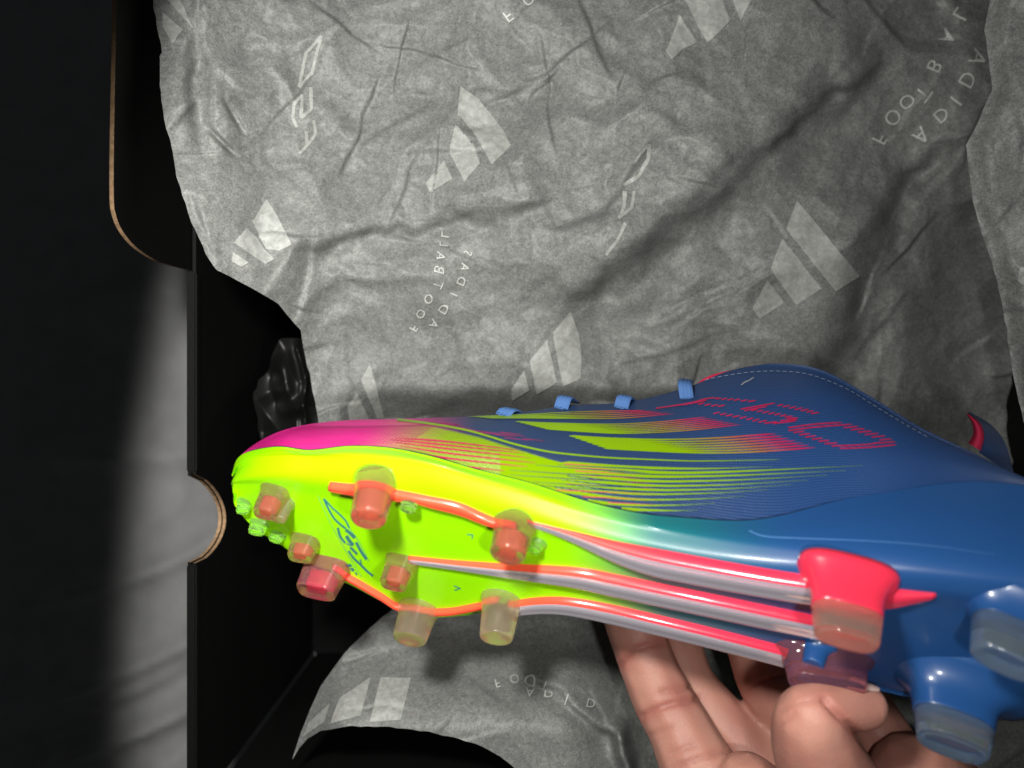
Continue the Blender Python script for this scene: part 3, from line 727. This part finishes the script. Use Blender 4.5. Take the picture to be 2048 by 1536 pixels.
# ---- printing on the upper
G_, P_ = np.array((0.21, 0.37, 0.0)), np.array((0.50, 0.015, 0.085))
def taper_end(w0, w1, a=0.0, b=1.0, tip=0.12):
    return lambda t: (w0 + (w1 - w0) * float(smooth01(t, a, b))) * min(1.0, (1 - t) / tip + 0.02)
art = Print(ub)
art.strip([(752, 838), (800, 841), (850, 847), (900, 855), (939, 863), (978, 874), (1017, 886), (1056, 896), (1095, 904), (1134, 909), (1212, 916), (1300, 920), (1400, 923), (1560, 920)], lambda t: 4.4 * (1 - t) ** 0.6 + 0.3, tuple(G_), off=0.00020)
lines = [(1118, 927, 1250, 935, 1400, 938, 1545, 934), (1098, 930, 1250, 942, 1400, 946, 1725, 932), (1060, 930, 1250, 951, 1420, 953, 1690, 942), (1010, 930, 1250, 960, 1430, 962, 1655, 951), (1000, 940, 1250, 969, 1430, 971, 1615, 961),
         (1000, 949, 1250, 978, 1430, 979, 1585, 970), (1040, 961, 1250, 987, 1420, 987, 1535, 980), (1085, 977, 1250, 998, 1380, 999, 1490, 993), (1150, 1000, 1250, 1010, 1350, 1011, 1430, 1007), (1250, 1019, 1300, 1021, 1350, 1022, 1395, 1021)]
for q in lines:
    pts = [(q[i], q[i + 1]) for i in range(0, 8, 2)]
    if q[0] > 1030 and q[1] > 955: pts = [(q[0] - 55, q[1] - 55 * (q[3] - q[1]) / (q[2] - q[0]))] + pts
    art.strip(pts, lambda t: (9.6 - 4.4 * float(smooth01(t, 0.0, 0.5))) * (1 - float(smooth01(t, 0.35, 1.0)) * 0.93) * min(1, t / 0.06 + 0.2), tuple(G_), off=0.00018, step=4)
# solid green where the lines run together
art.poly([(1040, 902), (1090, 917), (1125, 926), (1160, 932), (1120, 962), (1105, 980), (1060, 968), (1000, 953), (1000, 900)], tuple(G_), off=0.00010, levels=4)
for q in [(1115, 930.5, 1300, 939), (1072, 931, 1300, 947), (1020, 941.5, 1300, 957), (1020, 951, 1300, 966), (1064, 965, 1300, 977), (1085, 972, 1300, 986)]:
    art.strip([(q[0], q[1]), ((q[0] + q[2]) / 2, (q[1] + q[3]) / 2 + 1.0), (q[2], q[3])], lambda t: (0.5 + 2.4 * t) * min(1, (1 - t) / 0.25), tuple(NAVY), off=0.00024)
art.make('printed_lines', M['stripe'], boot, 'stuff')
art2 = Print(ub)
for q in [(790, 877, 900, 885, 1040, 902), (780, 880, 900, 892, 1050, 908), (790, 886, 900, 899, 1061, 917), (800, 893, 900, 908, 1072, 927), (820, 903, 900, 918, 1056, 935), (850, 916, 900, 930, 1011, 943)]:
    art2.strip([(q[0], q[1]), (q[2], q[3]), (q[4], q[5])], lambda t: (4.2 * (1 - t) ** 0.5 + 0.2) * min(1, t / 0.3 + 0.1), tuple(P_ * 0.9), off=0.00022)
for q in [(1128, 929, 1215, 933), (1135, 936, 1260, 942), (1150, 943, 1280, 950), (1165, 951, 1300, 959), (1180, 960, 1310, 968), (1132, 969, 1330, 979), (1112, 981, 1330, 990), (1165, 994, 1330, 1002), (1215, 1006, 1320, 1011)]:
    art2.strip([(q[0], q[1]), (q[2], q[3])], taper_end(1.9, 0.9, tip=0.5), (0.55, 0.08, 0.08), off=0.00022)
for k in range(16):
    x0 = 860 + k * 12 + random.uniform(-20, 20); y0 = 846 + k * 2.2 + random.uniform(-3, 3)
    art2.strip([(x0, y0), (x0 + 45, y0 + 5)], taper_end(1.3, 0.6), (0.35, 0.02, 0.12), off=0.00018)
for k in range(34):                                   # dark ridges across the toe
    x0 = 520 + k * 9.0
    art2.strip([(x0, 893 - 0.02 * (x0 - 520)), (x0 + 26, 876 - 0.03 * (x0 - 520)), (x0 + 62, 861 - 0.04 * (x0 - 520)), (x0 + 105, 851)], taper_end(1.2, 0.7), tuple(PINK * 0.62), off=0.00010)
art2.make('printed_lines', M['stripe'], boot, 'stuff')
bl = Print(ub)
def stripe_bundle(topl, botl, n=7):
    tt, bb = crom(np.array(topl, float), 10), crom(np.array(botl, float), 10)
    pr = Print(ub)
    def at(Q, t):
        s = np.concatenate([[0], np.cumsum(np.hypot(*np.diff(Q, axis=0).T))]); s /= s[-1]
        return np.array([np.interp(t, s, Q[:, 0]), np.interp(t, s, Q[:, 1])])
    for j in range(n):
        f = (j + 0.5) / n
        path = [at(tt, t) * (1 - f) + at(bb, t) * f for t in np.linspace(0, 1, 9)]
        pq = np.array(path)
        gp = np.array([max(0.8, (np.interp(min(max(x, bb[0, 0]), bb[-1, 0]), bb[:, 0], bb[:, 1]) - np.interp(min(max(x, tt[0, 0]), tt[-1, 0]), tt[:, 0], tt[:, 1])) / n) for x in pq[:, 0]])
        gapf = lambda t, gp=gp: float(np.interp(t, np.linspace(0, 1, len(gp)), gp))
        x0, x1 = path[0][0], path[-1][0]
        def colr(t, P):
            a = float(smooth01(t, 0.34, 0.78)); mid = np.array((0.36, 0.19, 0.03)); b = float(smooth01(t, 0.66, 0.95))
            c = G_ * (1 - a) + mid * a; return tuple(c * (1 - b) + P_ * b)
        pr.strip(path, lambda t, gapf=gapf: gapf(t) * (1.08 - 0.56 * float(smooth01(t, 0.25, 0.6))) * min(1, (1 - t) / 0.06 + 0.15, t / 0.03 + 0.3), colr, off=0.00020, step=5)
    o = pr.make('side_stripe', M['stripe'], boot, 'stuff'); return o
stripe_bundle([(932, 834), (1050, 829), (1110, 825), (1190, 822), (1285, 821)], [(985, 838), (1080, 838), (1160, 839), (1250, 839), (1358, 829)], 5)
stripe_bundle([(1026, 843), (1100, 846), (1220, 848), (1320, 843), (1405, 834)], [(1095, 860), (1180, 866), (1260, 869), (1370, 864), (1490, 851)])
stripe_bundle([(1133, 871), (1200, 875), (1300, 878), (1420, 875), (1545, 866)], [(1212, 899), (1300, 904), (1430, 909), (1530, 906), (1637, 898)])
def cc(x, y): return (1250 + x / 3.413, 720 + y / 3.413)
five = Print(ub)
hatch = [[(210, 335), (430, 300), (560, 268), (630, 262)], [(400, 310), (500, 292), (560, 277)], [(330, 318), (440, 303)],
 [(620, 271), (660, 262)], [(660, 275), (700, 265)], [(700, 278), (742, 268)], [(742, 281), (788, 270)], [(790, 285), (840, 276)], [(840, 288), (895, 280)],
 [(500, 308), (545, 297)], [(545, 314), (590, 303)], [(590, 320), (640, 308)], [(635, 322), (685, 312)],
 [(790, 340), (905, 319), (1025, 298)], [(815, 350), (900, 333), (970, 320)], [(1040, 318), (1082, 306)], [(1078, 325), (1126, 314)], [(1118, 334), (1170, 322)], [(1158, 343), (1215, 330)], [(1200, 352), (1255, 339)], [(1238, 361), (1290, 349)], [(1270, 370), (1325, 362)],
 [(860, 351), (905, 340)], [(900, 358), (945, 347)], [(940, 366), (985, 354)], [(980, 373), (1025, 362)], [(1020, 380), (1065, 369)], [(1060, 388), (1105, 377)], [(1090, 396), (1145, 386)],
 [(1105, 404), (1180, 399)], [(1060, 419), (1178, 409)], [(1010, 438), (1090, 429), (1168, 420)], [(950, 437), (1040, 425)],
 [(605, 371), (650, 360)], [(650, 379), (695, 368)], [(690, 387), (740, 375)], [(735, 395), (785, 383)], [(783, 403), (832, 391)], [(830, 412), (875, 399)], [(870, 421), (918, 407)], [(910, 430), (970, 416)],
 [(1115, 466), (1300, 442), (1480, 431)], [(1115, 486), (1300, 462), (1552, 443)], [(1490, 467), (1592, 458)], [(1542, 481), (1635, 473)], [(1588, 498), (1682, 489)], [(1635, 514), (1728, 505)], [(1682, 531), (1775, 522)], [(1735, 551), (1818, 543)], [(1690, 573), (1845, 563)],
 [(1150, 499), (1225, 490)], [(1190, 515), (1264, 506)], [(1230, 530), (1304, 521)], [(1275, 545), (1350, 537)], [(1320, 560), (1396, 552)], [(1362, 576), (1450, 569)], [(1410, 591), (1600, 584), (1700, 577)], [(1465, 607), (1650, 601), (1852, 583)]]
for q in hatch: five.strip([cc(*p) for p in q], lambda t: 2.4 * min(1, (1 - t) / 0.1 + 0.3), tuple(P_ * 0.95), off=0.00024, step=4)
five.make('printed_emblem', M['stripe'], boot, 'stuff')
sti = Print(ub)
cl, _ = resample([(1398, 762), (1440, 752), (1500, 743), (1560, 741), (1620, 748), (1690, 775), (1740, 805), (1800, 842), (1860, 876)], 1.0)
for k in range(0, len(cl) - 9, 13): sti.strip([tuple(cl[k] + (0, 3)), tuple(cl[k + 8] + (0, 3))], 1.5, (0.25, 0.32, 0.5), off=0.0003, step=4)
sc_ = Print(ub)
for k in range(7): sc_.strip([(1482 + 3.5 * k, 771 - 2 * k + random.uniform(-2, 2)), (1487 + 3.5 * k, 769 - 2 * k)], 1.6, (0.4, 0.42, 0.45), off=0.0003, step=2)
sc_.make('scuff', M['stripe'], boot, 'stuff')
sti.make('stitching', M['thread'], boot, 'stuff')
sm = Print(sb)
sm.strip([(1498, 1062), (1530, 1073), (1600, 1077), (1750, 1083), (1880, 1094), (1990, 1110)], lambda t: 1.8 * (1 - t) + 0.4, (0.10, 0.25, 0.55), off=0.0001)
sm.make('moulding_seam', M['stripe'], boot)
ed = Print(ub)
fl = [(478, 917), (508, 903), (560, 896), (620, 903), (700, 895), (780, 899), (860, 914), (950, 941), (1060, 969), (1180, 1006), (1280, 1028), (1380, 1038), (1480, 1043), (1560, 1033), (1680, 1003), (1790, 985)]
ed.strip([(x, y - 1.5) for x, y in fl], lambda t: 2.2 if t < 0.92 else 0.4, (0.01, 0.015, 0.03), off=0.0003)
ed.make('bonding_line', M['stripe'], boot)
def ee(x, y): return (600 + x / 6.98, 960 + y / 6.98)
em = Print(sb)
for q, wd in [([(335, 255), (450, 380), (560, 480), (640, 565), (690, 665)], 3.6), ([(335, 255), (385, 370), (470, 520), (560, 610), (640, 675)], 4.2), ([(530, 660), (562, 780), (632, 875)], 4.6), ([(640, 690), (700, 735), (765, 805)], 6.5), ([(650, 775), (695, 850), (745, 905)], 7.0),
              ([(650, 880), (700, 908), (740, 900)], 2.2), ([(785, 865), (850, 985), (930, 1105)], 5.4), ([(705, 935), (755, 985), (800, 1032)], 5.0), ([(680, 985), (750, 1085), (860, 1190), (940, 1270), (1020, 1335)], 4.4), ([(845, 1105), (860, 1190)], 2.6),
              ([(255, 220), (370, 480), (480, 700), (620, 950), (740, 1150), (860, 1345)], 0.9), ([(690, 665), (790, 800), (880, 960), (960, 1130)], 0.9)]:
    em.strip([ee(*p) for p in q], wd, (0.05, 0.28, 0.22), off=0.00012, step=4)
for q in [[(615, 1175), (710, 1165), (735, 1205), (650, 1212)], [(695, 1225), (745, 1222), (768, 1265), (725, 1272)], [(765, 1285), (790, 1285), (805, 1322), (785, 1326)]]:
    em.poly([ee(*p) for p in q], (0.05, 0.28, 0.22), off=0.00012, levels=1)
em.make('printed_emblem', M['teal_ink'], boot, 'stuff')
for q in [[(934, 1068), (946, 1069), (944, 1077)], [(908, 1171), (921, 1176), (909, 1180)]]:
    v_ = Print(sb)
    for a, b_ in zip(q[:-1], q[1:]): v_.strip([a, b_], 2.0, (0.05, 0.28, 0.22), off=0.00012, step=3)
    v_.make('printed_tick', M['teal_ink'], boot)

# ---- laces, looped over the eyelet edge
def lace(p0, p1, p2, wpx):
    a = drop(ub, *p0, 0.0004)
    if a is None: a = U(*p0, 0.2)
    d = CAMZ - a.z; b = U(*p1, d + 0.003); c = U(*p2, d + 0.012)
    C = crom([list(a), list(b), list(c)], 10); rows = []
    half = wpx / 2 * d / FPX
    for k in range(len(C)):
        t = C[min(k + 1, len(C) - 1)] - C[max(k - 1, 0)]; t /= np.linalg.norm(t)
        s = np.array(AX) - t * float(np.dot(np.array(AX), t)); s /= np.linalg.norm(s); nn = np.cross(s, t)
        if np.dot(nn, (0, 0.6, 0.8)) < 0: nn = -nn
        ring = []
        for e in np.linspace(-1, 1, 13): ring.append(C[k] + s * half * e + nn * (0.00030 + 0.00014 * math.cos(e * math.pi * 4)) * (1 - abs(e) ** 6))
        for e in np.linspace(1, -1, 5): ring.append(C[k] + s * half * e - nn * 0.0004)
        ring.append(ring[0]); rows.append(ring)
    return under(grid_obj('lace_loop', np.array(rows), M['lace']), boot)
lace((1004, 833), (1020, 818), (1046, 828), 30); lace((1122, 819), (1131, 794), (1146, 803), 29); lace((1242, 818), (1250, 793), (1263, 802), 29); lace((1374, 799), (1370, 766), (1374, 760), 28)
for o in list(boot.children):
    pass

# ---- red lining showing along the collar
tl, _ = resample([(1392, 768), (1410, 757), (1440, 748), (1500, 738), (1560, 734), (1620, 740), (1680, 762), (1720, 783), (1745, 800)], 6)
rows = []
for k, (x, y) in enumerate(tl):
    f = k / (len(tl) - 1); lift = 7.5 * math.sin(math.pi * min(1, f * 1.05)) ** 0.5 * (1 - 0.35 * f)
    p = drop(ub, x, y + 6, 0.0); d = CAMZ - p.z if p else 0.2
    rows.append([list(U(x, y + 8, d + 0.0030)), list(U(x, y + 2 - lift * 0.4, d + 0.0034)), list(U(x, y + 2 - lift, d + 0.0042)), list(U(x, y + 6 - lift, d + 0.0070)), list(U(x, y + 12, d + 0.012))])
under(grid_obj('collar_lining', np.swapaxes(crom(np.swapaxes(np.array(rows), 0, 1), 3), 0, 1), M['lining']), boot)

# ---- heel tab seen beyond the collar
hp = [(1936, 832), (1950, 842), (1962, 862), (1963, 892)]
rows = []
for (x, y), (x2, y2) in zip(crom(np.array([(1933, 828), (1944, 848), (1946, 868), (1936, 886)], float), 6), crom(np.array([(1936, 826), (1960, 846), (1968, 872), (1962, 902)], float), 6)):
    rows.append([list(U(x * (1 - f) + x2 * f, y * (1 - f) + y2 * f, 0.222 + 0.003 * math.sin(f * 3.1))) for f in np.linspace(0, 1, 5)])
under(grid_obj('heel_tab', np.array(rows), M['tab']), boot)
rows = []
for (x, y), (x2, y2) in zip(crom(np.array([(1934, 826), (1959, 846), (1967, 872), (1958, 905)], float), 6), crom(np.array([(1940, 824), (1985, 852), (2012, 890), (2030, 955)], float), 6)):
    rows.append([list(U(x * (1 - f) + x2 * f, y * (1 - f) + y2 * f, 0.2225 + 0.012 * f)) for f in np.linspace(0, 1, 5)])
hg = np.array(rows); under(grid_obj('heel_collar', hg, M['upper'], None, np.tile(BLUE, hg.shape[:2] + (1,))), boot)

# ------------------------------------------------------------------ the hand
def limb(bm, pts):
    """pts: (px, py, depth, radius px); overlapping balls, later fused into one skin"""
    C = crom(np.array([list(U(a, b, d)) + [r * d / FPX] for a, b, d, r in pts]), 10)
    last = None
    for c in C:
        p = Vector(c[:3])
        if last is not None and (p - last).length < c[3] * 0.2: continue
        last = p
        r_ = bmesh.ops.create_icosphere(bm, subdivisions=2, radius=c[3] * 1.02); bmesh.ops.translate(bm, vec=p, verts=r_['verts'])
bm = bmesh.new()
limb(bm, [(1215, 1110, 0.262, 48), (1245, 1190, 0.262, 54), (1272, 1262, 0.260, 57), (1298, 1335, 0.257, 58), (1330, 1405, 0.254, 63), (1362, 1462, 0.250, 66), (1392, 1525, 0.246, 74), (1440, 1600, 0.243, 84), (1560, 1760, 0.245, 110)])
limb(bm, [(1320, 1160, 0.275, 46), (1345, 1260, 0.274, 50), (1380, 1360, 0.271, 50), (1430, 1430, 0.267, 56), (1500, 1510, 0.260, 66), (1590, 1640, 0.252, 90), (1640, 1780, 0.248, 110)])
limb(bm, [(1480, 1200, 0.266, 52), (1510, 1290, 0.264, 58), (1538, 1370, 0.262, 60), (1590, 1440, 0.260, 62), (1660, 1540, 0.256, 74), (1700, 1680, 0.252, 100), (1720, 1800, 0.248, 110)])
limb(bm, [(1640, 1240, 0.276, 46), (1680, 1340, 0.275, 52), (1740, 1430, 0.272, 56), (1790, 1540, 0.266, 70), (1810, 1700, 0.256, 100), (1790, 1820, 0.25, 115)])
limb(bm, [(1495, 1572, 0.232, 66), (1570, 1660, 0.234, 90), (1650, 1780, 0.24, 120)])                  # web between thumb and first finger
limb(bm, [(1727, 1412, 0.200, 47), (1690, 1414, 0.198, 51), (1650, 1420, 0.196, 56), (1620, 1436, 0.196, 68), (1628, 1480, 0.200, 84), (1648, 1540, 0.206, 94), (1680, 1620, 0.216, 110), (1700, 1760, 0.234, 130)])
limb(bm, [(1830, 1560, 0.250, 88), (1900, 1610, 0.250, 92), (1880, 1740, 0.246, 120), (1780, 1850, 0.242, 160)])
limb(bm, [(1640, 1800, 0.244, 150), (1720, 1900, 0.242, 175), (1780, 2150, 0.25, 150), (1830, 2500, 0.26, 150)])
me = bpy.data.meshes.new('hand'); bm.to_mesh(me); bm.free()
tmp = bpy.data.objects.new('hand', me); COL.objects.link(tmp)
rm = tmp.modifiers.new('r', 'REMESH'); rm.mode = 'VOXEL'; rm.voxel_size = 0.0010
smo = tmp.modifiers.new('s', 'SMOOTH'); smo.factor = 0.5; smo.iterations = 9
dg = bpy.context.evaluated_depsgraph_get(); me2 = bpy.data.meshes.new_from_object(tmp.evaluated_get(dg))
bpy.data.objects.remove(tmp)
n = len(me2.vertices); co = np.zeros(n * 3, np.float32); me2.vertices.foreach_get('co', co); co = co.reshape(-1, 3).astype(float)
nr = np.zeros(n * 3, np.float32); me2.vertices.foreach_get('normal', nr); nr = nr.reshape(-1, 3)
hx, hy = to_px(co); face = nr[:, 2] > 0.0; dep = CAMZ - co[:, 2]
red = np.zeros(n)
def crease(path, wd, amt, dmin=0.0, dmax=1.0):
    P, _ = resample(path, 2.0)
    d = np.min(np.hypot(hx[:, None] - P[None, :, 0], hy[:, None] - P[None, :, 1]), axis=1)
    k = np.exp(-(d / wd) ** 2) * face * (dep > dmin) * (dep < dmax)
    co[:] -= nr * (amt * k)[:, None]
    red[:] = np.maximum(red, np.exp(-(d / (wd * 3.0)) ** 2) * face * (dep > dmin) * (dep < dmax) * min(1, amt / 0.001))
IDX = dict(dmin=0.236, dmax=0.262)
for q in [([(1240, 1330), (1270, 1300), (1325, 1285)], 5, 0.0010), ([(1285, 1432), (1330, 1412), (1392, 1398)], 5, 0.0011), ([(1325, 1384), (1390, 1372)], 5, 0.0007), ([(1300, 1470), (1345, 1455)], 4, 0.0005), ([(1345, 1505), (1390, 1490)], 4, 0.0005), ([(1360, 1530), (1450, 1500)], 4, 0.0006)]:
    crease(*q, **IDX)
for q in [([(1500, 1380), (1525, 1364), (1565, 1352)], 4, 0.0009), ([(1498, 1356), (1530, 1340)], 4, 0.0006)]: crease(*q, dmin=0.24)
TH = dict(dmin=0.17, dmax=0.206)
for q in [([(1650, 1398), (1668, 1420), (1700, 1452), (1735, 1490)], 6, 0.0022), ([(1560, 1420), (1600, 1405), (1640, 1400)], 4, 0.0004), ([(1560, 1450), (1590, 1430)], 4, 0.0004)]: crease(*q, **TH)
me2.vertices.foreach_set('co', co.astype(np.float32).ravel()); me2.update()
ca = me2.color_attributes.new('col', 'FLOAT_COLOR', 'POINT')
pal = np.clip(0.5 + 1.3 * vnoise(co[:, 0] * 90, co[:, 1] * 90 + co[:, 2] * 50, 70) + 0.5 * vnoise(co[:, 0] * 260, co[:, 1] * 260, 71), 0, 1)[:, None]
ck = np.array((0.43, 0.185, 0.145)) * (1 - pal) + np.array((0.55, 0.275, 0.21)) * pal
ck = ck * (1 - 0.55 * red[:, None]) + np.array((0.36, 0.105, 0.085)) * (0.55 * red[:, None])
ca.data.foreach_set('color', np.concatenate([ck, np.ones((n, 1))], 1).astype(np.float32).ravel())
me2.materials.clear()
hand = link('hand', me2, M['skin']); tag(hand, 'bare hand gripping the boot shank, thumb on the sole, fingers behind', 'hand')
hb = bvh_of(hand)
rows = []
for x in np.linspace(1692, 1756, 14):
    g = (x - 1692) / 64; yt_ = next((y for y in range(1335, 1420) if drop(hb, x, y, 0) is not None and CAMZ - drop(hb, x, y, 0).z < 0.215), 1372)
    hgt = 15 * math.sin(math.pi * (0.12 + 0.80 * g)) ** 0.7
    rows.append([list((drop(hb, x, yt_ + 1.0 + hgt * f, 0.0009 * math.sin(math.pi * (0.2 + 0.7 * f))) or U(x, yt_, 0.197))) for f in np.linspace(0, 1, 6)])
nail = grid_obj('fingernail', np.array(rows), M['nail'], hand)
